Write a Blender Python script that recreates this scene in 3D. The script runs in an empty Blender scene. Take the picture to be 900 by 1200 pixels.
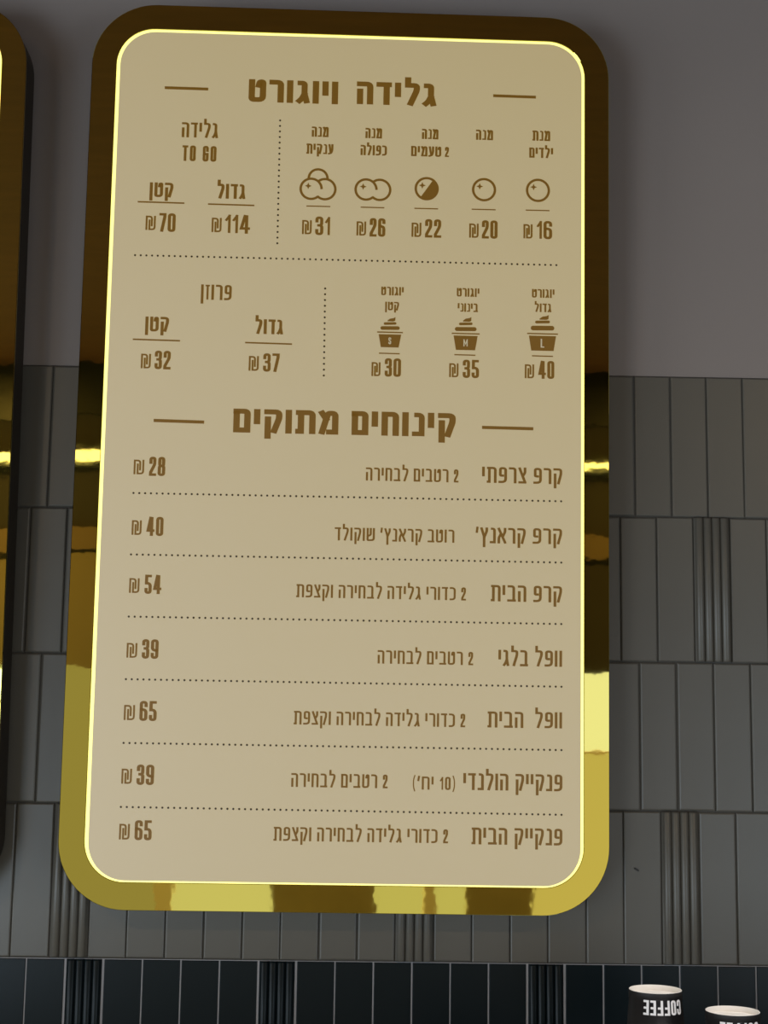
import bpy, bmesh, math, random
from mathutils import Vector, Matrix

random.seed(7)
scene = bpy.context.scene
COL = scene.collection

# ------------------------------------------------------------------ camera, exposure, world, light
scene.view_settings.view_transform = 'Standard'
scene.view_settings.look = 'None'
scene.view_settings.gamma = 1.0
scene.view_settings.use_curve_mapping = False
scene.view_settings.exposure = 0.0

cam_data = bpy.data.cameras.new('camera')
cam_data.sensor_fit = 'VERTICAL'
cam_data.sensor_height = 36.0
cam_data.lens = 1733.0 / 1200.0 * 36.0
cam_data.clip_start = 0.02
cam = bpy.data.objects.new('camera', cam_data)
COL.objects.link(cam)
c_right = Vector((0.9997267, -0.0187184, 0.0140052))
c_up = Vector((-0.0165842, -0.1456201, 0.9892016))
c_fwd = Vector((0.0164768, 0.9891635, 0.1458907))
cam.matrix_world = Matrix((
    (c_right.x, c_up.x, -c_fwd.x, -0.0517),
    (c_right.y, c_up.y, -c_fwd.y, -2.0191),
    (c_right.z, c_up.z, -c_fwd.z, 2.1 - 0.4973),
    (0, 0, 0, 1)))
scene.camera = cam

world = bpy.data.worlds.new('world')
scene.world = world
world.use_nodes = True
bg = world.node_tree.nodes['Background']
bg.inputs['Color'].default_value = (0.55, 0.62, 0.72, 1)
bg.inputs['Strength'].default_value = 0.12

# the cafe behind the photographer: daylight comes through the glazed shopfront (panes of the rear wall; the two outermost are added fill)
REAR = -3.6
CEIL = 2.78
# x0, x1, z0, z1, radiance, colour
PANES = [
    (-3.1, -1.35, 0.02, 1.65, 5.4, (0.72, 0.89, 1.05)),  # unseen outer pane, added bright to light the menu wall
    (-1.27, -0.66, 0.02, 1.65, 0.27, (1.0, 0.83, 0.40)),
    (-0.60, -0.24, 0.02, 1.65, 0.62, (1.0, 0.98, 0.85)),
    (0.13, 0.32, 0.02, 1.65, 0.54, (1.0, 0.95, 0.70)),
    (0.36, 0.47, 0.02, 1.65, 0.54, (1.0, 0.95, 0.70)),
    (0.71, 1.35, 1.365, 1.65, 1.0, (0.96, 1.0, 1.3)),
    (0.71, 1.35, 0.02, 1.355, 0.56, (1.0, 0.84, 0.50)),
    (1.43, 3.1, 0.02, 1.65, 3.2, (0.72, 0.89, 1.05)),  # its right counterpart, extra light outside the mirrored view
]
for (x0, x1, z0, z1, L, colr) in PANES:
    ld = bpy.data.lights.new('window_and_fill_light', 'AREA')
    ld.shape = 'RECTANGLE'
    ld.size = x1 - x0
    ld.size_y = z1 - z0
    ld.energy = L * math.pi * (x1 - x0) * (z1 - z0)
    ld.color = colr
    lo = bpy.data.objects.new('window_and_fill_light', ld)
    COL.objects.link(lo)
    lo.location = ((x0 + x1) / 2, REAR - 0.03, (z0 + z1) / 2)
    lo.rotation_euler = (math.radians(90), 0, 0)      # emits toward +Y

# added fill on the solid side walls, deepening the board's shadows: sx, y0, y1, z0, z1, radiance
for (sx, y0, y1, z0, z1, L) in ((-1, -3.0, -1.0, 0.6, 2.0, 4.0), (1, -3.3, -1.9, 0.6, 2.0, 0.9)):
    ld = bpy.data.lights.new('window_and_fill_light', 'AREA')
    ld.shape = 'RECTANGLE'
    ld.size = z1 - z0
    ld.size_y = y1 - y0
    ld.energy = L * math.pi * (z1 - z0) * (y1 - y0)
    ld.color = (0.84, 0.93, 1.0)
    lo = bpy.data.objects.new('window_and_fill_light', ld)
    COL.objects.link(lo)
    lo.location = (sx * 3.09, (y0 + y1) / 2, (z0 + z1) / 2)
    lo.rotation_euler = (0, math.radians(90) * -sx * -1, 0)

# two warm ceiling spots of the room
for (x, y, e) in ((-1.5, -2.7, 16.0), (1.5, -2.7, 16.0)):
    ld = bpy.data.lights.new('ceiling_lamp_light', 'AREA')
    ld.shape = 'DISK'
    ld.size = 0.16
    ld.energy = e
    ld.color = (1.0, 0.72, 0.42)
    lo = bpy.data.objects.new('ceiling_lamp_light', ld)
    COL.objects.link(lo)
    lo.location = (x, y, CEIL - 0.03)

# added unseen spot, kept narrow to brighten the upturned cups
ld = bpy.data.lights.new('cup_fill_spot', 'SPOT')
ld.energy = 70.0; ld.spot_size = math.radians(15); ld.spot_blend = 0.6; ld.shadow_soft_size = 0.04; ld.color = (1.0, 0.97, 0.95)
lo = bpy.data.objects.new('cup_fill_spot', ld)
COL.objects.link(lo)
lo.location = (0.66, -0.80, CEIL - 0.03)
lo.rotation_euler = (Vector((0.34, -0.27, 1.3)) - Vector(lo.location)).to_track_quat('-Z', 'Y').to_euler()

# ------------------------------------------------------------------ helpers
def tag(o, label=None, cat=None, group=None, kind=None):
    if label: o['label'] = label
    if cat: o['category'] = cat
    if group: o['group'] = group
    if kind: o['kind'] = kind
    return o

def link(name, mesh, mat=None, parent=None):
    o = bpy.data.objects.new(name, mesh)
    COL.objects.link(o)
    if mat is not None:
        if len(mesh.materials) == 0: mesh.materials.append(mat)
    if parent is not None: o.parent = parent
    return o

def mesh_from(name, verts, faces, smooth=False):
    me = bpy.data.meshes.new(name)
    me.from_pydata([tuple(v) for v in verts], [], faces)
    me.update()
    if smooth:
        for p in me.polygons: p.use_smooth = True
    return me

def box_data(x0, x1, y0, y1, z0, z1, V=None, Fc=None):
    V = [] if V is None else V; Fc = [] if Fc is None else Fc
    b = len(V)
    V += [(x0,y0,z0),(x1,y0,z0),(x1,y1,z0),(x0,y1,z0),(x0,y0,z1),(x1,y0,z1),(x1,y1,z1),(x0,y1,z1)]
    Fc += [tuple(b+i for i in f) for f in ((0,3,2,1),(4,5,6,7),(0,1,5,4),(1,2,6,5),(2,3,7,6),(3,0,4,7))]
    return V, Fc

def box(name, x0, x1, y0, y1, z0, z1, mat, parent=None, kind=None):
    V, Fc = box_data(x0, x1, y0, y1, z0, z1)
    o = link(name, mesh_from(name, V, Fc), mat, parent)
    if kind: o['kind'] = kind
    return o

def material(name, base, rough=0.5, metal=0.0, noise=0.0, nscale=20.0, bump=0.0, bscale=200.0, bdist=0.001,
             emit=None, emit_s=1.0, spec=0.5, noise_col=None, stretch=(1, 1, 1)):
    m = bpy.data.materials.new(name)
    m.use_nodes = True
    nt = m.node_tree
    b = nt.nodes['Principled BSDF']
    b.inputs['Base Color'].default_value = (*base, 1)
    b.inputs['Roughness'].default_value = rough
    b.inputs['Metallic'].default_value = metal
    b.inputs['Specular IOR Level'].default_value = spec
    tc = nt.nodes.new('ShaderNodeTexCoord')
    mp = nt.nodes.new('ShaderNodeMapping')
    mp.inputs['Scale'].default_value = stretch
    nt.links.new(tc.outputs['Object'], mp.inputs['Vector'])
    if noise > 0:
        n = nt.nodes.new('ShaderNodeTexNoise')
        n.inputs['Scale'].default_value = nscale
        n.inputs['Detail'].default_value = 5
        nt.links.new(mp.outputs['Vector'], n.inputs['Vector'])
        mx = nt.nodes.new('ShaderNodeMix'); mx.data_type = 'RGBA'
        c2 = noise_col or tuple(c * (1 - noise) for c in base)
        mx.inputs['A'].default_value = (*base, 1)
        mx.inputs['B'].default_value = (*c2, 1)
        nt.links.new(n.outputs['Fac'], mx.inputs['Factor'])
        nt.links.new(mx.outputs['Result'], b.inputs['Base Color'])
    if bump > 0:
        n2 = nt.nodes.new('ShaderNodeTexNoise')
        n2.inputs['Scale'].default_value = bscale
        n2.inputs['Detail'].default_value = 3
        nt.links.new(mp.outputs['Vector'], n2.inputs['Vector'])
        bp = nt.nodes.new('ShaderNodeBump')
        bp.inputs['Strength'].default_value = bump
        bp.inputs['Distance'].default_value = bdist
        nt.links.new(n2.outputs['Fac'], bp.inputs['Height'])
        nt.links.new(bp.outputs['Normal'], b.inputs['Normal'])
    if emit:
        b.inputs['Emission Color'].default_value = (*emit, 1)
        b.inputs['Emission Strength'].default_value = emit_s
    return m

M_paint = material('wall_paint', (0.315, 0.268, 0.245), 0.75, noise=0.10, nscale=3.0, bump=0.25, bscale=160, bdist=0.0006)
M_grey_tile = material('grey_glazed_tile', (0.120, 0.112, 0.094), 0.36, noise=0.10, nscale=14, bump=0.25, bscale=60, bdist=0.0005)
M_dark_tile = material('dark_teal_glazed_tile', (0.006, 0.012, 0.015), 0.30, noise=0.25, nscale=12, bump=0.2, bscale=50, bdist=0.0004, spec=0.2)
M_grey_grout = material('grey_grout', (0.075, 0.070, 0.062), 0.9, bump=0.4, bscale=600)
M_light_grout = material('pale_grout', (0.34, 0.34, 0.36), 0.9, bump=0.4, bscale=600)
M_gold = material('gold_mirror', (0.84, 0.745, 0.17), 0.022, metal=1.0, bump=0.14, bscale=16.0, bdist=0.0008)
M_body = material('dark_bronze_case', (0.026, 0.018, 0.011), 0.6)
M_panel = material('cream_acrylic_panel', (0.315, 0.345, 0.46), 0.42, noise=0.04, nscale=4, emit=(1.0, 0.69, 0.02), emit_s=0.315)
M_strip = material('lit_edge_strip', (0.9, 0.88, 0.4), 0.5, emit=(0.95, 0.88, 0.24), emit_s=1.0)
M_print = material('brown_gold_print', (0.095, 0.052, 0.008), 0.45, noise=0.15, nscale=30, emit=(1.0, 0.46, 0.03), emit_s=0.10)
M_dot = material('dark_brown_print', (0.045, 0.028, 0.014), 0.5)
M_cream_print = material('cream_print', (0.42, 0.42, 0.43), 0.45, emit=(1.0, 0.74, 0.14), emit_s=0.22)
M_cup_black = material('matte_black_card', (0.012, 0.010, 0.010), 0.55, bump=0.15, bscale=500)
M_cup_white = material('white_card', (0.84, 0.81, 0.77), 0.6)
M_white_print = material('white_print', (0.80, 0.78, 0.78), 0.5)
M_ceiling = material('dark_wood_ceiling', (0.118, 0.055, 0.031), 0.8, spec=0.05, noise=0.4, nscale=6, stretch=(1, 6, 1))
M_room = material('room_wall_paint', (0.030, 0.021, 0.012), 0.8)
M_floor = material('floor_concrete', (0.34, 0.31, 0.27), 0.6, noise=0.2, nscale=3)
M_black_frame = material('black_window_frame', (0.02, 0.018, 0.015), 0.4, metal=0.3)
M_header = material('tan_header_board', (0.22, 0.155, 0.07), 0.7)
M_pillar = material('stained_wood_pillar', (0.40, 0.29, 0.13), 0.6, noise=0.3, nscale=8)
M_post = material('pale_post', (0.85, 0.66, 0.40), 0.6)
M_bounce_top = material('bounce_worktop', (0.72, 0.82, 0.90), 0.4)  # cool pale tint, chosen to bounce light up the wall
M_band = material('ochre_band', (0.17, 0.105, 0.045), 0.7)
M_tube = material('lamp_tube', (1, 0.9, 0.7), 0.5, emit=(1.0, 0.86, 0.62), emit_s=2.4)
M_steel = material('brushed_steel', (0.45, 0.45, 0.46), 0.3, metal=1.0)
M_screw = material('black_plastic', (0.015, 0.014, 0.013), 0.5)

# ------------------------------------------------------------------ the room
for nm, a in (('wall_left', (-3.2, -3.1, REAR, 0.05, 0, CEIL)), ('wall_right', (3.1, 3.2, REAR, 0.05, 0, CEIL))):
    box(nm, *a, M_room, kind='structure')
box('floor', -3.2, 3.2, REAR - 0.1, 0.2, -0.1, 0.0, M_floor, kind='structure')
box('ceiling', -3.2, 3.2, REAR - 0.1, 0.2, CEIL, CEIL + 0.1, M_ceiling, kind='structure')

box('trim_6', -3.1, -0.45, REAR - 0.12, REAR + 0.012, 1.65, 2.06, M_header, kind='structure')
rear = box('wall_rear', -3.1, 3.1, REAR - 0.12, REAR, 1.65, CEIL, M_room, kind='structure')
box('wall_rear', -3.1, 3.1, REAR - 0.12, REAR, 0.0, 0.02, M_room, kind='structure')
xs = [(-1.35, -1.27), (-0.66, -0.60), (-0.24, 0.13), (0.32, 0.36), (0.47, 0.71), (1.35, 1.43)]
for i, (a, b) in enumerate(xs):
    box('window_%d' % (i + 1), a, b, REAR - 0.08, REAR + 0.02, 0.02, 1.65, M_post if i in (1, 3) else M_pillar, kind='structure')
box('window_7', 0.71, 1.35, REAR - 0.06, REAR + 0.02, 1.355, 1.365, M_post, kind='structure')
box('trim_1', -3.1, 3.1, REAR, REAR + 0.03, 2.08, 2.16, M_band, kind='structure')
box('trim_2', -3.1, 3.1, REAR, REAR + 0.02, 2.58, CEIL, M_black_frame, kind='structure')
lamp = box('tube_lamp', -1.8, 1.8, REAR + 0.06, REAR + 0.10, 2.405, 2.435, M_tube)
tag(lamp, 'long warm tube lamp mirrored as a bright line in the gold frames', 'lamp')
brk = box('lamp_housing', -1.82, 1.82, REAR, REAR + 0.06, 2.39, 2.45, M_black_frame, lamp)

# menu wall: painted plaster above, grout bed behind the tiles
wall = box('wall_front', -3.1, 3.1, 0.004, 0.16, 2.1004, CEIL, M_paint, kind='structure')
bed = box('wall_front', -3.1, 3.1, 0.0088, 0.16, 0.0, 2.1004, M_grey_tile, kind='structure')

TP = 0.05074       # tile pitch
TH = 0.200         # row height

def flat_tile(w, h, bev, name):
    d = 0.0085
    V = []
    loops = [(0, d), (0, bev * 0.8), (bev * 0.45, bev * 0.22), (bev, 0.0)]
    for ins, y in loops:
        V += [(-w/2+ins, y, -h/2+ins), (w/2-ins, y, -h/2+ins), (w/2-ins, y, h/2-ins), (-w/2+ins, y, h/2-ins)]
    F = []
    for k in range(len(loops)-1):
        for i in range(4):
            j = (i+1) % 4
            F.append((k*4+i, k*4+j, k*4+4+j, k*4+4+i))
    n = len(V)
    F.append((n-4, n-3, n-2, n-1))
    return mesh_from(name, V, F)

def rib_tile(w, h, name, height=0.0062):
    # cross-section: four half round ribs between narrow shoulders
    prof = [(-w/2, 0.0085), (-w/2, 0.0008)]
    m = 0.0012; rw = (w - 2*m) / 4
    for k in range(4):
        c = -w/2 + m + rw*(k+0.5)
        for i in range(0, 9):
            a = math.pi * (1 - i/8)
            prof.append((c + rw*0.47*math.cos(a), 0.0008 - height*math.sin(a)**0.8 if 0 < i < 8 else 0.0008))
    prof += [(w/2, 0.0008), (w/2, 0.0085)]
    # ends taper in slightly
    V = []; F = []
    zs = [(-h/2, 0.75), (-h/2+0.0022, 1.0), (h/2-0.0022, 1.0), (h/2, 0.75)]
    n = len(prof)
    for z, s in zs:
        for x, y in prof:
            V.append((x, y if y > 0.0005 else 0.0008 + (y-0.0008)*s, z))
    for k in range(3):
        for i in range(n-1):
            F.append((k*n+i, k*n+i+1, (k+1)*n+i+1, (k+1)*n+i))
    F.append(tuple(range(n-1, -1, -1)))
    F.append(tuple(3*n+i for i in range(n)))
    me = mesh_from(name, V, F)
    for p in me.polygons[:-2]: p.use_smooth = True
    return me

g_meshes = [flat_tile(TP-0.0011, TH-0.0014, 0.0022, 'tile'), flat_tile(TP-0.0015, TH-0.0016, 0.0026, 'tile'), flat_tile(TP-0.0008, TH-0.0012, 0.0019, 'tile')]
g_rib = rib_tile(TP-0.0016, TH-0.0014, 'ribbed_tile')
d_mesh = flat_tile(TP-0.0019, TH-0.0022, 0.0009, 'tile')
d_rib = rib_tile(TP-0.0042, TH-0.0020, 'ribbed_tile', 0.005)
for me in g_meshes: me.materials.append(M_grey_tile)
g_rib.materials.append(M_grey_tile); d_mesh.materials.append(M_dark_tile); d_rib.materials.append(M_dark_tile)

OFF = [0.33000, 0.30838, 0.33314, -0.35047, -0.48025]
RIBS = [set([-25, 8]), set([2, -27, 9]), set([9, -24]), set([-2, 7, 14, -11]), set([1, 6, 13, 22, -9])]
Z0 = 2.1

# grout showing between the tiles
box('grout_bed', -1.02, 1.02, 0.0028, 0.0087, Z0-4*TH, Z0-0.0005, M_grey_grout, bed)
box('grout_bed', -1.02, 1.02, 0.0009, 0.0087, Z0-5*TH-0.0008, Z0-4*TH-0.0002, M_light_grout, bed)

for row in range(5):
    dark = row == 4
    zc = Z0 - (row + 0.5) * TH
    k0 = int(math.floor((-0.97 - OFF[row]) / TP)); k1 = int(math.ceil((0.97 - OFF[row]) / TP))
    for k in range(k0, k1):
        xc = OFF[row] + (k + 0.5) * TP
        rib = k in RIBS[row]
        if dark: me = d_rib if rib else d_mesh
        else: me = g_rib if rib else random.choice(g_meshes)
        o = link('ribbed_tile' if rib else 'tile', me, None, bed)
        j = 0.3 if dark else 1.0
        o.location = (xc + random.uniform(-.0003, .0003)*j, random.uniform(-0.0004, 0.0004)*j - (0 if not dark else 0.0002),
                      zc + random.uniform(-.0005, .0005)*j)
        o.rotation_euler = (random.uniform(-.0012, .0012)*j, random.uniform(-.0022, .0022)*j, random.uniform(-.006, .006)*j)

# measured layout on the board, millimetres from its centre
TEXTS = [
 ('heading_text', 'גלידה', 'h', 7.5, 117.3, 476.9, 32.0),
 ('heading_text', 'ויוגורט', 'h', -141.3, -17.8, 475.6, 31.9),
 ('heading_text', 'קינוחים', 'h', 9.5, 149.7, 14.2, 32.0),
 ('heading_text', 'מתוקים', 'h', -148.9, -8.0, 14.0, 31.7),
 ('item_text', 'גלידה', 'r', -231.1, -181.5, 422.1, 20.9),
 ('item_text', 'TO GO', 'r', -229.2, -182.8, 388.4, 21.8),
 ('item_text', 'פרוזן', 'r', -197.5, -156.1, 194.8, 20.7),
 ('size_text', 'מנה', 'b', -53.2, -30.1, 428.2, 14.3),
 ('size_text', 'מנה', 'b', 20.6, 43.4, 428.5, 14.3),
 ('size_text', 'מנה', 'b', 98.4, 121.1, 429.6, 14.3),
 ('size_text', 'מנה', 'b', 173.1, 196.6, 430.7, 14.3),
 ('size_text', 'מנת', 'b', 251.2, 275.8, 431.9, 14.3),
 ('size_text', 'ענקית', 'b', -60.0, -22.9, 403.8, 14.2),
 ('size_text', 'כפולה', 'b', 14.3, 50.5, 404.1, 14.2),
 ('size_text', '2 טעמים', 'b', 83.8, 136.0, 404.7, 14.3),
 ('size_text', 'ילדים', 'b', 246.9, 280.0, 407.4, 14.3),
 ('size_text', 'קטן', 'b', -271.8, -239.8, 336.3, 20.2),
 ('size_text', 'גדול', 'b', -180.0, -141.7, 336.8, 20.5),
 ('size_text', 'קטן', 'b', -270.8, -239.1, 149.1, 20.0),
 ('size_text', 'גדול', 'b', -123.1, -85.5, 149.4, 20.0),
 ('size_text', 'יוגורט', 'b', 46.3, 76.9, 207.5, 11.7),
 ('size_text', 'קטן', 'b', 52.0, 70.8, 186.7, 11.6),
 ('size_text', 'יוגורט', 'b', 149.2, 180.0, 208.4, 11.7),
 ('size_text', 'בינוני', 'b', 150.6, 178.0, 187.3, 11.6),
 ('size_text', 'יוגורט', 'b', 251.8, 282.6, 209.7, 11.7),
 ('size_text', 'גדול', 'b', 255.5, 278.3, 189.7, 11.7),
 ('item_text', 'קרפ צרפתי', 'r', 186.0, 293.9, -46.5, 21.2),
 ('item_text', 'קרפ', 'r', 254.5, 293.9, -127.4, 20.6),
 ('item_text', 'קראנץ׳', 'r', 178.1, 245.1, -127.9, 20.6),
 ('item_text', 'קרפ הבית', 'r', 199.1, 294.1, -205.2, 21.3),
 ('item_text', 'וופל', 'r', 258.5, 294.5, -290.1, 20.8),
 ('item_text', 'בלגי', 'r', 209.9, 249.2, -290.3, 20.8),
 ('item_text', 'וופל', 'r', 258.9, 294.7, -370.7, 20.6),
 ('item_text', 'הבית', 'r', 196.2, 243.4, -371.0, 20.5),
 ('item_text', 'פנקייק הולנדי', 'r', 165.2, 295.2, -452.2, 21.2),
 ('item_text', 'פנקייק הבית', 'r', 176.7, 295.4, -521.7, 21.0),
 ('description_text', '2 רטבים לבחירה', 'l', 30.2, 154.3, -47.1, 17.3),
 ('description_text', 'רוטב קראנץ׳ שוקולד', 'l', -9.7, 149.7, -128.3, 17.1),
 ('description_text', '2 כדורי גלידה לבחירה וקצפת', 'l', -58.8, 166.0, -204.9, 17.0),
 ('description_text', '2 רטבים לבחירה', 'l', 50.3, 176.5, -290.1, 17.1),
 ('description_text', '2 כדורי גלידה לבחירה וקצפת', 'l', -58.0, 166.9, -371.3, 17.2),
 ('description_text', '(10 יח׳)', 'l', 99.3, 154.3, -452.7, 16.5),
 ('description_text', '2 רטבים לבחירה', 'l', -59.3, 66.3, -451.8, 17.3),
 ('description_text', '2 כדורי גלידה לבחירה וקצפת', 'l', -80.4, 146.1, -520.9, 17.4),
 ('price', '₪', 's', -63.2, -50.2, 289.9, 19.4),
 ('price', '31', 'd', -45.3, -25.3, 289.0, 25.8),
 ('price', '₪', 's', 11.0, 24.0, 290.1, 19.5),
 ('price', '26', 'd', 28.9, 50.3, 289.1, 25.6),
 ('price', '₪', 's', 86.2, 99.5, 290.3, 19.7),
 ('price', '22', 'd', 104.6, 126.8, 289.9, 25.5),
 ('price', '₪', 's', 165.1, 178.0, 291.3, 19.7),
 ('price', '20', 'd', 182.5, 204.0, 290.7, 25.3),
 ('price', '₪', 's', 239.6, 252.0, 292.4, 19.8),
 ('price', '16', 'd', 257.9, 279.0, 292.1, 25.3),
 ('price', '₪', 's', -275.5, -262.0, 289.7, 19.7),
 ('price', '70', 'd', -257.3, -235.1, 287.8, 25.7),
 ('price', '₪', 's', -186.1, -172.7, 289.3, 19.8),
 ('price', '114', 'd', -168.0, -134.0, 288.3, 25.8),
 ('price', '₪', 's', -274.7, -261.6, 98.2, 19.6),
 ('price', '32', 'd', -256.4, -234.9, 97.5, 25.0),
 ('price', '₪', 's', -130.3, -116.9, 98.5, 19.9),
 ('price', '37', 'd', -111.0, -89.0, 97.7, 24.8),
 ('price', '₪', 's', 35.1, 47.1, 95.3, 18.8),
 ('price', '30', 'd', 52.9, 74.8, 94.9, 25.0),
 ('price', '₪', 's', 140.1, 152.6, 96.4, 18.8),
 ('price', '35', 'd', 158.4, 180.4, 95.8, 24.7),
 ('price', '₪', 's', 242.6, 255.2, 97.5, 18.8),
 ('price', '40', 'd', 261.0, 282.6, 97.3, 24.3),
 ('price', '₪', 's', -278.9, -265.1, -45.6, 19.3),
 ('price', '28', 'd', -258.4, -237.1, -47.3, 25.3),
 ('price', '₪', 's', -278.4, -265.5, -126.6, 19.1),
 ('price', '40', 'd', -258.9, -236.8, -127.5, 25.0),
 ('price', '₪', 's', -278.8, -265.4, -203.5, 19.1),
 ('price', '54', 'd', -258.6, -236.6, -204.4, 24.8),
 ('price', '₪', 's', -278.9, -265.2, -288.5, 18.9),
 ('price', '39', 'd', -258.9, -237.4, -289.4, 25.0),
 ('price', '₪', 's', -279.3, -265.1, -369.4, 19.1),
 ('price', '65', 'd', -259.1, -236.8, -370.2, 25.4),
 ('price', '₪', 's', -279.3, -265.9, -451.2, 18.9),
 ('price', '39', 'd', -259.7, -237.3, -452.4, 25.6),
 ('price', '₪', 's', -279.5, -266.0, -522.1, 19.5),
 ('price', '65', 'd', -259.6, -237.7, -522.7, 24.9),
]
LINES = [
 ('rule_line', -256.5, 492.1, -196.9, 491.9, 3.5),
 ('rule_line', 196.4, 494.9, 255.7, 494.6, 3.5),
 ('rule_line', -254.8, 27.6, -187.5, 26.9, 3.7),
 ('rule_line', 185.3, 28.6, 254.6, 28.3, 3.7),
 ('rule_line', -287.4, 329.0, -224.1, 328.8, 1.8),
 ('rule_line', -192.0, 328.5, -129.0, 328.3, 1.8),
 ('rule_line', -286.8, 137.7, -223.4, 137.2, 1.8),
 ('rule_line', -136.0, 137.0, -72.9, 136.5, 1.8),
 ('rule_line', -58.1, 329.6, -25.5, 329.7, 1.4),
 ('rule_line', 16.0, 330.1, 48.4, 330.2, 1.4),
 ('rule_line', 89.6, 330.6, 122.1, 330.7, 1.4),
 ('rule_line', 168.2, 331.6, 201.1, 331.7, 1.4),
 ('rule_line', 242.4, 332.5, 275.3, 332.6, 1.4),
 ('rule_line', 44.8, 127.0, 72.8, 126.9, 1.4),
 ('rule_line', 146.8, 127.5, 175.3, 127.4, 1.4),
 ('rule_line', 252.2, 128.6, 280.8, 128.5, 1.4),
]
DOTS = [
 (-288.1, 254.1, 285.0, 256.0, 75),
 (-97.0, 450.1, -96.3, 276.1, 22),
 (-29.9, 214.7, -29.0, 94.4, 15),
 (-277.9, -70.8, 292.5, -69.4, 74),
 (-278.0, -152.7, 293.0, -151.8, 74),
 (-277.8, -234.7, 293.2, -233.6, 74),
 (-278.4, -316.5, 293.7, -316.2, 75),
 (-278.2, -398.9, 293.9, -398.8, 75),
 (-278.5, -480.8, 294.2, -482.3, 75),
]
ICONS = [('triple', -42.8, 354.1), ('double', 32.3, 355.3), ('half', 106.0, 358.9), ('single', 184.9, 359.8), ('single', 259.2, 361.0)]
SWIRL_CUPS = [
 ('S', 59.1, 156.2, 17.4, 15.3, 12.0, -20.8, (13.1, 5.9, 4.6), (8.6, 12.2, 3.3), 21.2, 9.8),
 ('M', 161.8, 157.0, 18.9, 16.4, 13.0, -22.8, (14.8, 6.3, 5.1), (9.2, 13.6, 3.3), 23.2, 10.1),
 ('L', 266.4, 159.5, 21.0, 18.5, 15.2, -23.6, (16.1, 7.9, 5.9), (10.1, 16.4, 3.6), 26.2, 12.6),
]
# ------------------------------------------------------------------ menu boards
def rrect(w, h, r, cx=0, cz=0, seg=16):
    P = []
    for (sx, sz, a0) in ((1, 1, 0), (-1, 1, 90), (-1, -1, 180), (1, -1, 270)):
        for i in range(seg + 1):
            a = math.radians(a0 + 90*i/seg)
            P.append((cx + sx*(w/2-r) + r*math.cos(a), cz + sz*(h/2-r) + r*math.sin(a)))
    return P        # anticlockwise seen from the front with x right, z up

def ring(name, outer, inner, yf, yb, bev, mat, parent):
    """closed ring with front face at yf (toward the viewer, -Y), back at yb; polished arris of width bev"""
    n = len(outer)
    def off(P, d):
        Q = []
        for i in range(n):
            a = Vector(P[i-1]); b = Vector(P[(i+1) % n]); t = (b-a).normalized()
            Q.append((P[i][0] + t.y*d, P[i][1] - t.x*d))
        return Q
    L = [(outer, yb), (outer, yf+bev), (off(outer, -bev), yf), (off(inner, bev), yf), (inner, yf+bev), (inner, yb)]
    V = []; F = []
    for P, y in L: V += [(x, y, z) for x, z in P]
    m = len(L)
    for k in range(m):
        k2 = (k+1) % m
        for i in range(n):
            j = (i+1) % n
            F.append((k*n+i, k2*n+i, k2*n+j, k*n+j))
    me = mesh_from(name, V, F)
    bm = bmesh.new(); bm.from_mesh(me); bmesh.ops.recalc_face_normals(bm, faces=bm.faces); bm.to_mesh(me); bm.free()
    return link(name, me, mat, parent)

def slab(name, P, yf, yb, mat, parent):
    n = len(P)
    V = [(x, yf, z) for x, z in P] + [(x, yb, z) for x, z in P]
    F = [tuple(range(n)), tuple(range(2*n-1, n-1, -1))] + [(i, n+i, n+(i+1) % n, (i+1) % n) for i in range(n)]
    me = mesh_from(name, V, F)
    bm = bmesh.new(); bm.from_mesh(me); bmesh.ops.recalc_face_normals(bm, faces=bm.faces); bm.to_mesh(me); bm.free()
    return link(name, me, mat, parent)

BW, BH, IW, IH = 0.7144, 1.2225, 0.6469, 1.1520

def make_board(name, label, depth):
    root = bpy.data.objects.new(name, None); COL.objects.link(root)
    tag(root, label, 'menu board')
    outer = rrect(BW, BH, 0.088); inner = rrect(IW, IH, 0.052)
    ring('gold_frame', outer, inner, 0.0, 0.004, 0.0006, M_gold, root)
    slab('case', rrect(BW-0.001, BH-0.001, 0.0875), 0.0042, depth, M_body, root)
    # the panel sits a touch low and right in the frame, so the lit edge is widest at the left and the top
    pin = rrect(IW-0.0088, IH-0.0060, 0.0485, 0.0004, -0.0009)
    ring('lit_edge', rrect(IW-0.0002, IH-0.0002, 0.0518), pin, 0.0012, 0.0040, 0.0001, M_strip, root)
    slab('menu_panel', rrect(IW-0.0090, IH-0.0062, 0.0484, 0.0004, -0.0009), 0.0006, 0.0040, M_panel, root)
    return root

board = make_board('menu_board', 'gold framed menu board full of brown lettering, whole in view at the centre', 0.046)
bx_, by_, bz_ = Vector((0.999878, 0.015369, -0.002734)), Vector((0.015298, -0.999592, -0.024129)), Vector((0.003104, -0.024084, 0.999705))
# local axes: x right, -y toward the viewer, z up
board.matrix_world = Matrix((
    (bx_.x, -by_.x, bz_.x, -0.07426),
    (bx_.y, -by_.y, bz_.y, -0.0720),
    (bx_.z, -by_.z, bz_.z, 2.1 - 0.12052),
    (0, 0, 0, 1)))

board2 = make_board('menu_board', 'gold framed board cut off by the left edge, only its right frame side showing', 0.054)
board2.location = (-0.5179 - BW/2, -0.0725, 2.1 - 0.1205)
board2.rotation_euler = (0.022, math.radians(-0.39), 0)

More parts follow.
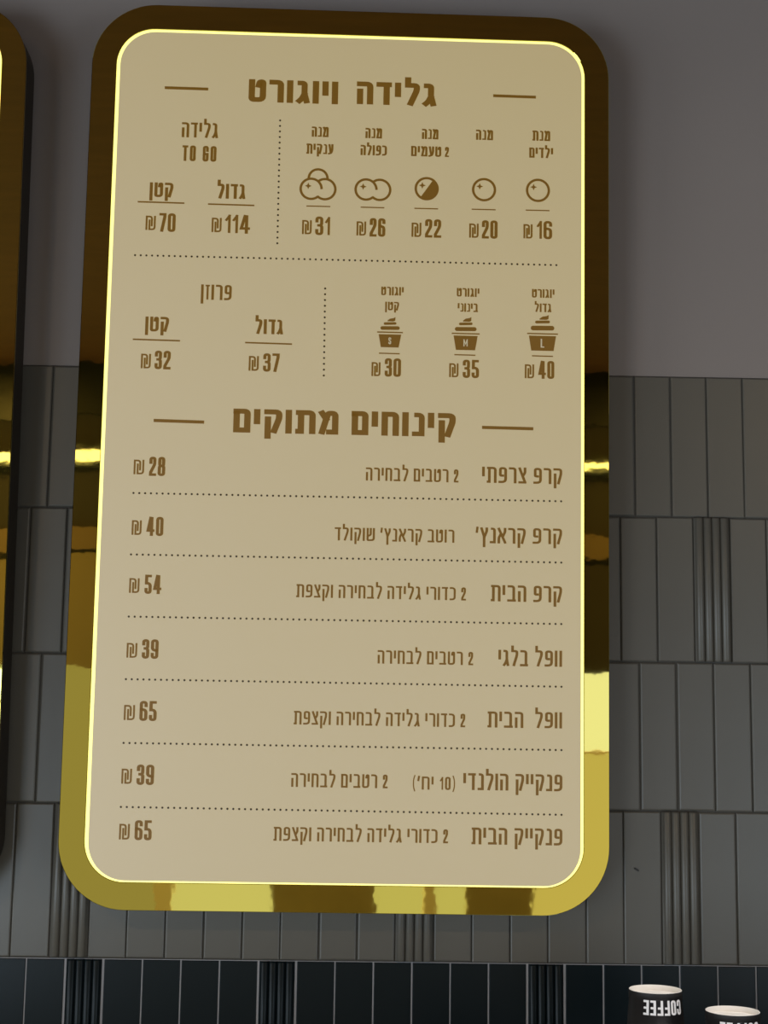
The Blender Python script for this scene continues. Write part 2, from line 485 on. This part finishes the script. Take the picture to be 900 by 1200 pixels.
# ---- lettering: each glyph is strokes on a unit box, (u, v[, corner radius]); width in letter heights
R_ = 0.16
G = {
 'א': (.68, [[(0,1),(1,0)], [(1,1),(1,.78,.1),(.66,.46)], [(0,0),(0,.34,.1),(.33,.62)]]),
 'ב': (.64, [[(.05,1),(.86,1,R_),(.86,.04)], [(0,0),(1,0)]]),
 'ג': (.50, [[(.12,1),(.70,1,.12),(.70,.42),(1,0)], [(0,0),(.30,.10,.1),(.66,.36)]]),
 'ד': (.58, [[(0,1),(1,1)], [(.78,.98),(.78,0)]]),
 'ה': (.62, [[(0,1),(1,1,R_),(1,0)], [(.02,.60),(.02,0)]]),
 'ו': ('t', [[(0,1),(0,0)]]),
 'ז': (.36, [[(0,1),(1,1)], [(.5,.98),(.5,0)]]),
 'ח': (.64, [[(.0,0),(.0,1),(1,1,R_),(1,0)]]),
 'ט': (.66, [[(0,1),(0,0,.1),(1,0,.2),(1,1,.22),(.70,1,.08),(.62,.80)]]),
 'י': ('t', [[(0,1),(0,.46)]]),
 'כ': (.56, [[(0,1),(1,1,.22),(1,0,.22),(0,0)]]),
 'ל': (.58, [[(.04,1.32),(.04,1),(1,1,.12),(1,.72,.12),(.36,0)]]),
 'מ': (.70, [[(.0,1),(.30,.70)], [(.02,0),(.30,.66),(.46,1,.1),(1,1,R_),(1,0),(.56,0)]]),
 'ם': (.62, [[(0,1),(1,1,.14),(1,0),(.02,0),(.02,.9)]]),
 'נ': (.46, [[(.30,1),(1,1,R_),(1,0),(0,0)]]),
 'ן': ('t', [[(0,1),(0,-.30)]]),
 'ע': (.64, [[(.97,1),(.97,.40,.2),(.66,.06,.1),(0,-.02)], [(.08,1),(.46,.14)]]),
 'פ': (.62, [[(.50,.46),(.08,.46,.08),(.08,1,.12),(1,1,.24),(1,0,.24),(.0,0)]]),
 'צ': (.58, [[(1,1),(1,.70,.1),(.62,.48)], [(.0,1),(1,0.02)], [(0,0),(1,0)]]),
 'ץ': (.60, [[(1,1),(1,.80,.1),(.52,.36)], [(0,1),(.50,.40,.1),(.50,-.30)]]),
 'ק': (.66, [[(.02,1),(1,1,R_),(1,.66,.12),(.62,0)], [(.08,.62),(.08,-.30)]]),
 'ר': (.56, [[(0,1),(1,1,R_),(1,0)]]),
 'ש': (.78, [[(0,1),(.0,0,.06),(1,0,.2),(1,1)], [(.5,1),(.5,.48,.08),(.06,.36)]]),
 'ת': (.72, [[(.0,0),(.17,0),(.17,.98)], [(.02,1),(1,1,R_),(1,0)]]),
 '׳': (.22, [[(1,1.06),(.1,.74)]]),
 '(': (.20, [[(1,1.15),(0,.85,.3),(0,.1,.3),(1,-.20)]]),
 ')': (.20, [[(0,1.15),(1,.85,.3),(1,.1,.3),(0,-.20)]]),
 '0': (.46, [[(0,.5),(0,1,.21),(1,1,.21),(1,0,.21),(0,0,.21),(0,.5)]]),
 '1': (.27, [[(0,.74),(.55,.88),(1,1)], [(1,1),(1,0)]]),
 '2': (.44, [[(0,.72),(0,1,.2),(.96,1,.2),(.96,.62,.12),(.02,.14),(0,0)], [(0,0),(1,0)]]),
 '3': (.44, [[(0,.78),(0,1,.2),(.96,1,.2),(.96,.53,.14),(.38,.53)], [(.38,.53),(1,.53,.14),(1,0,.2),(0,0,.2),(0,.22)]]),
 '4': (.50, [[(.48,1),(.0,.24),(1,.24)], [(.72,.98),(.72,0)]]),
 '5': (.44, [[(.94,1),(.06,1),(.04,.56)], [(.04,.57),(1,.57,.2),(1,0,.2),(0,0,.2),(0,.20)]]),
 '6': (.46, [[(1,.80),(1,1,.2),(0,1,.22),(0,0,.21),(1,0,.21),(1,.58,.19),(.12,.58)]]),
 '7': (.42, [[(0,1),(1,1),(.98,.84),(.34,0)]]),
 '8': (.46, [[(.5,.54),(.06,.54,.16),(.06,1,.2),(.94,1,.2),(.94,.54,.16),(.5,.54)], [(.5,.53),(1,.53,.16),(1,0,.2),(0,0,.2),(0,.53,.16),(.5,.53)]]),
 '9': (.46, [[(0,.20),(0,0,.2),(1,0,.22),(1,1,.21),(0,1,.21),(0,.42,.19),(.88,.42)]]),
 '₪': (.70, [[(0,0),(0,1),(.64,1,.2),(.64,.30)], [(.36,.70),(.36,0),(1,0,.2),(1,1)]]),
 'T': (.42, [[(0,1),(1,1)], [(.5,.98),(.5,0)]]),
 'O': (.44, [[(0,.5),(0,1,.2),(1,1,.2),(1,0,.2),(0,0,.2),(0,.5)]]),
 'G': (.44, [[(1,.72),(1,1,.2),(0,1,.2),(0,0,.2),(1,0,.2),(1,.48),(.58,.48)]]),
 'S': (.44, [[(1,.76),(1,1,.2),(0,1,.2),(0,.56,.2),(1,.46,.2),(1,0,.2),(0,0,.2),(0,.24)]]),
 'M': (.56, [[(0,0),(0,1)], [(0,1),(.5,.30),(1,1)], [(1,1),(1,0)]]),
 'L': (.40, [[(0,1),(0,0),(1,0)]]),
 'C': (.44, [[(1,.70),(1,1,.2),(0,1,.2),(0,0,.2),(1,0,.2),(1,.30)]]),
 'F': (.40, [[(0,0),(0,1),(1,1)], [(0,.52),(.86,.52)]]),
 'E': (.40, [[(1,0),(0,0),(0,1),(1,1)], [(0,.52),(.88,.52)]]),
}
# weights: vertical stem, horizontal bar, letter gap, word gap (all in letter heights)
WT = {'h': (.27, .215, .115, .60), 'b': (.205, .165, .12, .42), 'r': (.168, .140, .140, .52), 'l': (.158, .134, .160, .52),
      'd': (.165, .135, .09, .3), 's': (.125, .115, .1, .3), 'c': (.17, .15, .10, .3)}
CAPS = {'r': {}, }

def round_path(P):
    out = []
    for i, p in enumerate(P):
        r = p[2]
        if r <= 0 or i == 0 or i == len(P)-1:
            out.append(Vector((p[0], p[1]))); continue
        c = Vector((p[0], p[1])); a = Vector(P[i-1][:2]) - c; b = Vector(P[i+1][:2]) - c
        ra = min(r, a.length*0.5 if 0 < i-1 else a.length*0.98, b.length*0.5 if i+1 < len(P)-1 else b.length*0.98)
        A = c + a.normalized()*ra; B = c + b.normalized()*ra
        for k in range(5):
            t = k/4
            out.append((1-t)**2*A + 2*t*(1-t)*c + t*t*B)
    return out

def stroke_poly(P, th, V, F, y, ky=1.0, cap=0.5):
    """P: 2-D points; th: thickness; vertical axis divided by ky on output"""
    Q = [P[0]]
    for p in P[1:]:
        if (p - Q[-1]).length > 1e-7: Q.append(p)
    closed = (Q[0] - Q[-1]).length < 1e-6 and len(Q) > 3
    if closed: Q.pop()
    elif cap:
        Q[0] = Q[0] + (Q[0]-Q[1]).normalized()*th*cap
        Q[-1] = Q[-1] + (Q[-1]-Q[-2]).normalized()*th*cap
    n = len(Q); b = len(V)
    for i in range(n):
        if closed or 0 < i < n-1:
            d1 = (Q[i]-Q[i-1]).normalized(); d2 = (Q[(i+1) % n]-Q[i]).normalized()
            n1 = Vector((-d1.y, d1.x)); n2 = Vector((-d2.y, d2.x)); m = (n1+n2)
            if m.length < 1e-4: m = n1.copy()
            m.normalize(); s = 1/max(0.45, m.dot(n1))
        else:
            d = (Q[1]-Q[0]) if i == 0 else (Q[-1]-Q[-2]); d.normalize(); m = Vector((-d.y, d.x)); s = 1
        for sg in (-1, 1):
            q = Q[i] + m*(sg*s*th/2)
            V.append((q.x, y, q.y/ky))
    for i in range(n if closed else n-1):
        j = (i+1) % n
        F.append((b+2*i, b+2*j, b+2*j+1, b+2*i+1))

def visual(s):
    """logical order to left-to-right glyph order"""
    if not any('\u0590' <= c <= '\u05ff' for c in s): return s
    out = ''; i = 0; toks = []
    while i < len(s):
        if s[i].isdigit():
            j = i
            while j < len(s) and s[j].isdigit(): j += 1
            toks.append(s[i:j]); i = j
        else:
            toks.append({'(': ')', ')': '('}.get(s[i], s[i])); i += 1
    return ''.join(reversed(toks))

def glyph_geo(s, wt, xl, xr, zb, h, V, F, y, mul=1.0):
    tv, tb, gap, sp = WT[wt]
    th = tv*h; tz = tb*h
    s = visual(s)
    var = fixed = 0.0
    for i, c in enumerate(s):
        if c == ' ': var += sp - gap; continue
        w = G[c][0]
        if w == 't': fixed += th*1.05
        else: var += w
        if i < len(s)-1: var += gap
    k = (xr - xl - fixed) / (var*h)
    x = xl
    ky = th/tz
    num = 0
    for i, c in enumerate(s):
        if c == ' ': x += (sp-gap)*h*k; continue
        w, strokes = G[c]
        W = th*1.05 if w == 't' else w*h*k
        t = min(th, W*(0.46 if c != '׳' else 0.8)) if w != 't' else th
        hh = h*1.02
        if c.isdigit() and wt in ('l', 'b'): hh = h*1.02
        for st in strokes:
            pts = [(x + t/2 + p[0]*(W-t), (zb + tz/2 + p[1]*(hh-tz))*ky, (p[2] if len(p) > 2 else 0)*h) for p in st]
            stroke_poly(round_path(pts), t, V, F, y - 0.00002*num, ky)
            num = (num + 1) % 4
        x += W + gap*h*k

def prints(name, V, F, mat, parent):
    V2 = [v for v in V]
    me = mesh_from(name, V2, F)
    bm = bmesh.new(); bm.from_mesh(me)
    for f in bm.faces:
        f.normal_update()
        if f.normal.y > 0: f.normal_flip()
    bm.to_mesh(me); bm.free()
    return link(name, me, mat, parent)

YP = 0.0003        # printed film, just proud of the panel
mm = 0.001
i = 0
while i < len(TEXTS):
    nm, s, wt, xl, xr, zb, h = TEXTS[i]
    V, F = [], []
    glyph_geo(s, wt, xl*mm, xr*mm, zb*mm, h*mm, V, F, YP)
    if nm == 'price':      # the shekel sign and its number are one printed price
        nm2, s, wt, xl, xr, zb, h = TEXTS[i+1]
        glyph_geo(s, wt, xl*mm, xr*mm, zb*mm, h*mm, V, F, YP)
        i += 1
    prints(nm, V, F, M_print, board)
    i += 1

for nm, x0, z0, x1, z1, th in LINES:
    V, F = [], []
    stroke_poly([Vector((x0*mm, z0*mm)), Vector((x1*mm, z1*mm))], th*1.17*mm, V, F, YP, 1.0, 0)
    prints(nm, V, F, M_print, board)

for x0, z0, x1, z1, n in DOTS:
    V, F = [], []
    for k in range(n+1):
        cx = (x0+(x1-x0)*k/n)*mm; cz = (z0+(z1-z0)*k/n)*mm; b = len(V)
        for q in range(8):
            a = 2*math.pi*q/8
            V.append((cx+0.00145*math.cos(a), YP, cz+0.00145*math.sin(a)))
        F.append(tuple(range(b, b+8)))
    prints('dotted_line', V, F, M_dot, board)

def arc(cx, cz, r, a0, a1, n=40):
    return [Vector((cx+r*math.cos(math.radians(a0+(a1-a0)*k/n)), cz+r*math.sin(math.radians(a0+(a1-a0)*k/n)))) for k in range(n+1)]

def star(V, F, cx, cz, s, y):
    b = len(V)
    V.append((cx, y, cz))
    for q in range(8):
        a = math.pi/4*q; r = s if q % 2 == 0 else s*0.42
        V.append((cx+r*math.cos(a), y, cz+r*math.sin(a)))
    for q in range(8): F.append((b, b+1+q, b+1+(q+1) % 8))

for kind, x, z in ICONS:
    V, F = [], []
    x *= mm; z *= mm; t = 0.0033
    if kind in ('single', 'half'):
        stroke_poly(arc(x, z, 0.0150, 0, 360, 48), t, V, F, YP, 1, 0)
        star(V, F, x-0.0060, z+0.0045, 0.0047, YP)
        if kind == 'half':
            b = len(V)
            pts = arc(x, z, 0.0152, 55, -124, 30)
            for p in pts: V.append((p.x, YP-0.00003, p.y))
            F.append(tuple(range(b, b+len(pts))))
    else:
        r = 0.0143; d = 0.0094
        stroke_poly(arc(x-d, z, r, -49, -360+2, 48), t, V, F, YP, 1, 0.2)
        stroke_poly(arc(x+d, z, r, 128, -131, 48), t, V, F, YP-0.00002, 1, 0.2)
        star(V, F, x-d-0.0040, z+0.0040, 0.0047, YP)
        if kind == 'triple':
            stroke_poly(arc(x-0.0002, z+0.0150, 0.0128, -4, 184, 36), t, V, F, YP-0.00004, 1, 0)
    prints('scoop_icon', V, F, M_print, board)

def stadium(V, F, cx, cz, hw, th, y, rise=0.0):
    b = len(V); r = th/2
    for k in range(9):
        a = math.radians(-90+180*k/8); V.append((cx+hw-r+r*math.cos(a), y, cz+rise+r*math.sin(a)))
    for k in range(9):
        a = math.radians(90+180*k/8); V.append((cx-hw+r+r*math.cos(a), y, cz-rise+r*math.sin(a)))
    F.append(tuple(range(b, b+18)))

for k, x, z, rhw, bt, bb, bz, l3, l2, tip, lh in SWIRL_CUPS:
    x *= mm; z *= mm; V, F = [], []
    def quad(*p):
        b = len(V)
        for q in p: V.append((x+q[0]*mm, YP, z+q[1]*mm))
        F.append(tuple(range(b, b+len(p))))
    quad((-rhw, -0.9), (rhw, -0.9), (rhw, 0.9), (-rhw, 0.9))
    quad((-bb, bz), (bb, bz), (bt, -2.9), (-bt, -2.9))
    stadium(V, F, x, z+l3[1]*mm, l3[0]*mm, l3[2]*mm*1.1, YP, 0.0002)
    stadium(V, F, x, z+l2[1]*mm, l2[0]*mm, l2[2]*mm*1.1, YP, 0.0003)
    c = 0.2*l2[0]; hw = 0.60*l2[0]; zt = l2[1] + l2[2]*0.55 + 1.1
    quad((c-hw, zt), (c+hw*0.55, zt), (c+hw, zt+1.2), (c+hw*1.05, tip), (c+hw*0.5, tip-1.5), (c-hw*0.3, tip-2.2), (c-hw, zt+1.6))
    ic = prints('yogurt_cup_icon', V, F, M_print, board)
    V, F = [], []
    w = {'S': 3.6, 'M': 5.6, 'L': 3.8}[k]*lh/9.8
    glyph_geo(k, 'l', x-w/2*mm, x+w/2*mm, z+((bz-2.9)/2-lh/2*0.95)*mm, lh*mm*0.95, V, F, YP-0.00012)
    prints('size_letter', V, F, M_cream_print, ic)
# ------------------------------------------------------------------ upturned paper cups
def lathe(name, prof, seg, mat, parent, closed=False):
    V, F = [], []
    n = len(prof)
    for s in range(seg):
        a = 2*math.pi*s/seg
        for r, z in prof: V.append((r*math.cos(a), r*math.sin(a), z))
    for s in range(seg):
        s2 = (s+1) % seg
        for k in range(n-1):
            F.append((s*n+k, s2*n+k, s2*n+k+1, s*n+k+1))
    me = mesh_from(name, V, F, True)
    bm = bmesh.new(); bm.from_mesh(me); bmesh.ops.remove_doubles(bm, verts=bm.verts, dist=1e-6)
    bmesh.ops.recalc_face_normals(bm, faces=bm.faces); bm.to_mesh(me); bm.free()
    return link(name, me, mat, parent)

CH = 0.094; RB = 0.0282; RM = 0.0360      # height, foot radius (up), mouth radius (down)
def make_cup(ztop, text=True):
    """upturned cup, empty at the mouth plane (bottom)"""
    root = bpy.data.objects.new('paper_cup', None); COL.objects.link(root)
    z0 = 0.0
    rr = lambda z: RM + (RB-RM)*(z/CH)
    # card wall with real thickness; mouth lip rolled outward at the bottom, foot rim at the top
    lathe('cup_wall', [(rr(0)-0.0006, 0.0015), (rr(CH-0.009)-0.0007, CH-0.009), (rr(CH-0.009)-0.0001, CH-0.009),
                       (RB+0.00005, CH-0.0002)] , 64, M_cup_black, root)
    lathe('foot_rim', [(RB+0.0001, CH-0.0003), (RB-0.0003, CH+0.0002), (RB-0.0009, CH), (RB-0.0012, CH-0.0060)], 64, M_cup_white, root)
    lathe('cup_base', [(0.0, CH-0.0056), (RB-0.0012, CH-0.0058)], 64, M_cup_white, root)
    lathe('rolled_lip', [(RM+0.0012*math.cos(a)+0.0004, 0.0012+0.0012*math.sin(a)) for a in [math.radians(30*q) for q in range(13)]], 64, M_cup_white, root)
    # lettering wrapped on the card, upside down because the cup is upturned
    V, F = [], []
    glyph_geo('COFFEE', 'c', -0.0215, 0.0215, 0.0, 0.0148, V, F, 0.0)
    W = []
    for (x, y, z) in V:
        # subdivision is not needed: each letter is narrow against the radius
        zz = CH - 0.0072 - z                         # upside down: letter tops point down
        r = rr(zz) + 0.00025 - y
        a = -x / RB                                 # turned half a circle: word runs right to left
        W.append((r*math.sin(a), -r*math.cos(a), zz))
    me = mesh_from('lettering', W, F)
    lt = link('lettering', me, M_white_print, root)
    return root

def copy_tree(o, parent=None):
    c = o.copy(); COL.objects.link(c); c.parent = parent
    for ch in o.children:
        copy_tree(ch, c)
    return c

cup = make_cup(CH)
CS = 60 / 56      # cup scale
P1 = (0.3005, -0.2471); P2 = (0.3805, -0.2852)
zt1 = 1.3098; zt2 = 1.2935
cup.location = (P1[0], P1[1], zt1 - CH*CS)
cup.scale = (CS, CS, CS)
cup.rotation_euler = (0, 0, math.radians(7))
tag(cup, 'black upturned paper cup with white lettering, the nearer to the gold board', 'cup', 'upturned paper cups')
cup2 = copy_tree(cup)
cup2.location = (P2[0], P2[1], zt2 - CH*CS)
cup2.scale = (CS, CS, CS)
cup2.rotation_euler = (0, 0, math.radians(3))
tag(cup2, 'black upturned paper cup in the bottom right corner, lower of the two', 'cup', 'upturned paper cups')
ZS = zt2 - CH*CS
box('trim_3', 0.05, 0.62, -0.50, -0.17, 1.13, ZS, M_steel, kind='structure')
box('trim_4', 0.24, 0.3415, -0.30, -0.19, ZS, zt1 - CH, M_steel, kind='structure')

box('trim_5', -3.1, 3.1, -0.75, 0.0, 1.08, 1.13, M_bounce_top, kind='structure')  # out-of-view slab, added as a reflector under the lower tiles
# small dark plug in a grey tile, right of the board's lower corner
V, F = box_data(-0.0034, 0.0034, -0.0012, 0.0006, -0.0011, 0.0011)
plug = link('wall_plug', mesh_from('wall_plug', V, F), M_screw)
tag(plug, 'tiny slanted black plug sticking out of a grey tile right of the board', 'plug')
plug.location = (0.3263, -0.0008, 1.4232)
plug.rotation_euler = (0, math.radians(33), 0)
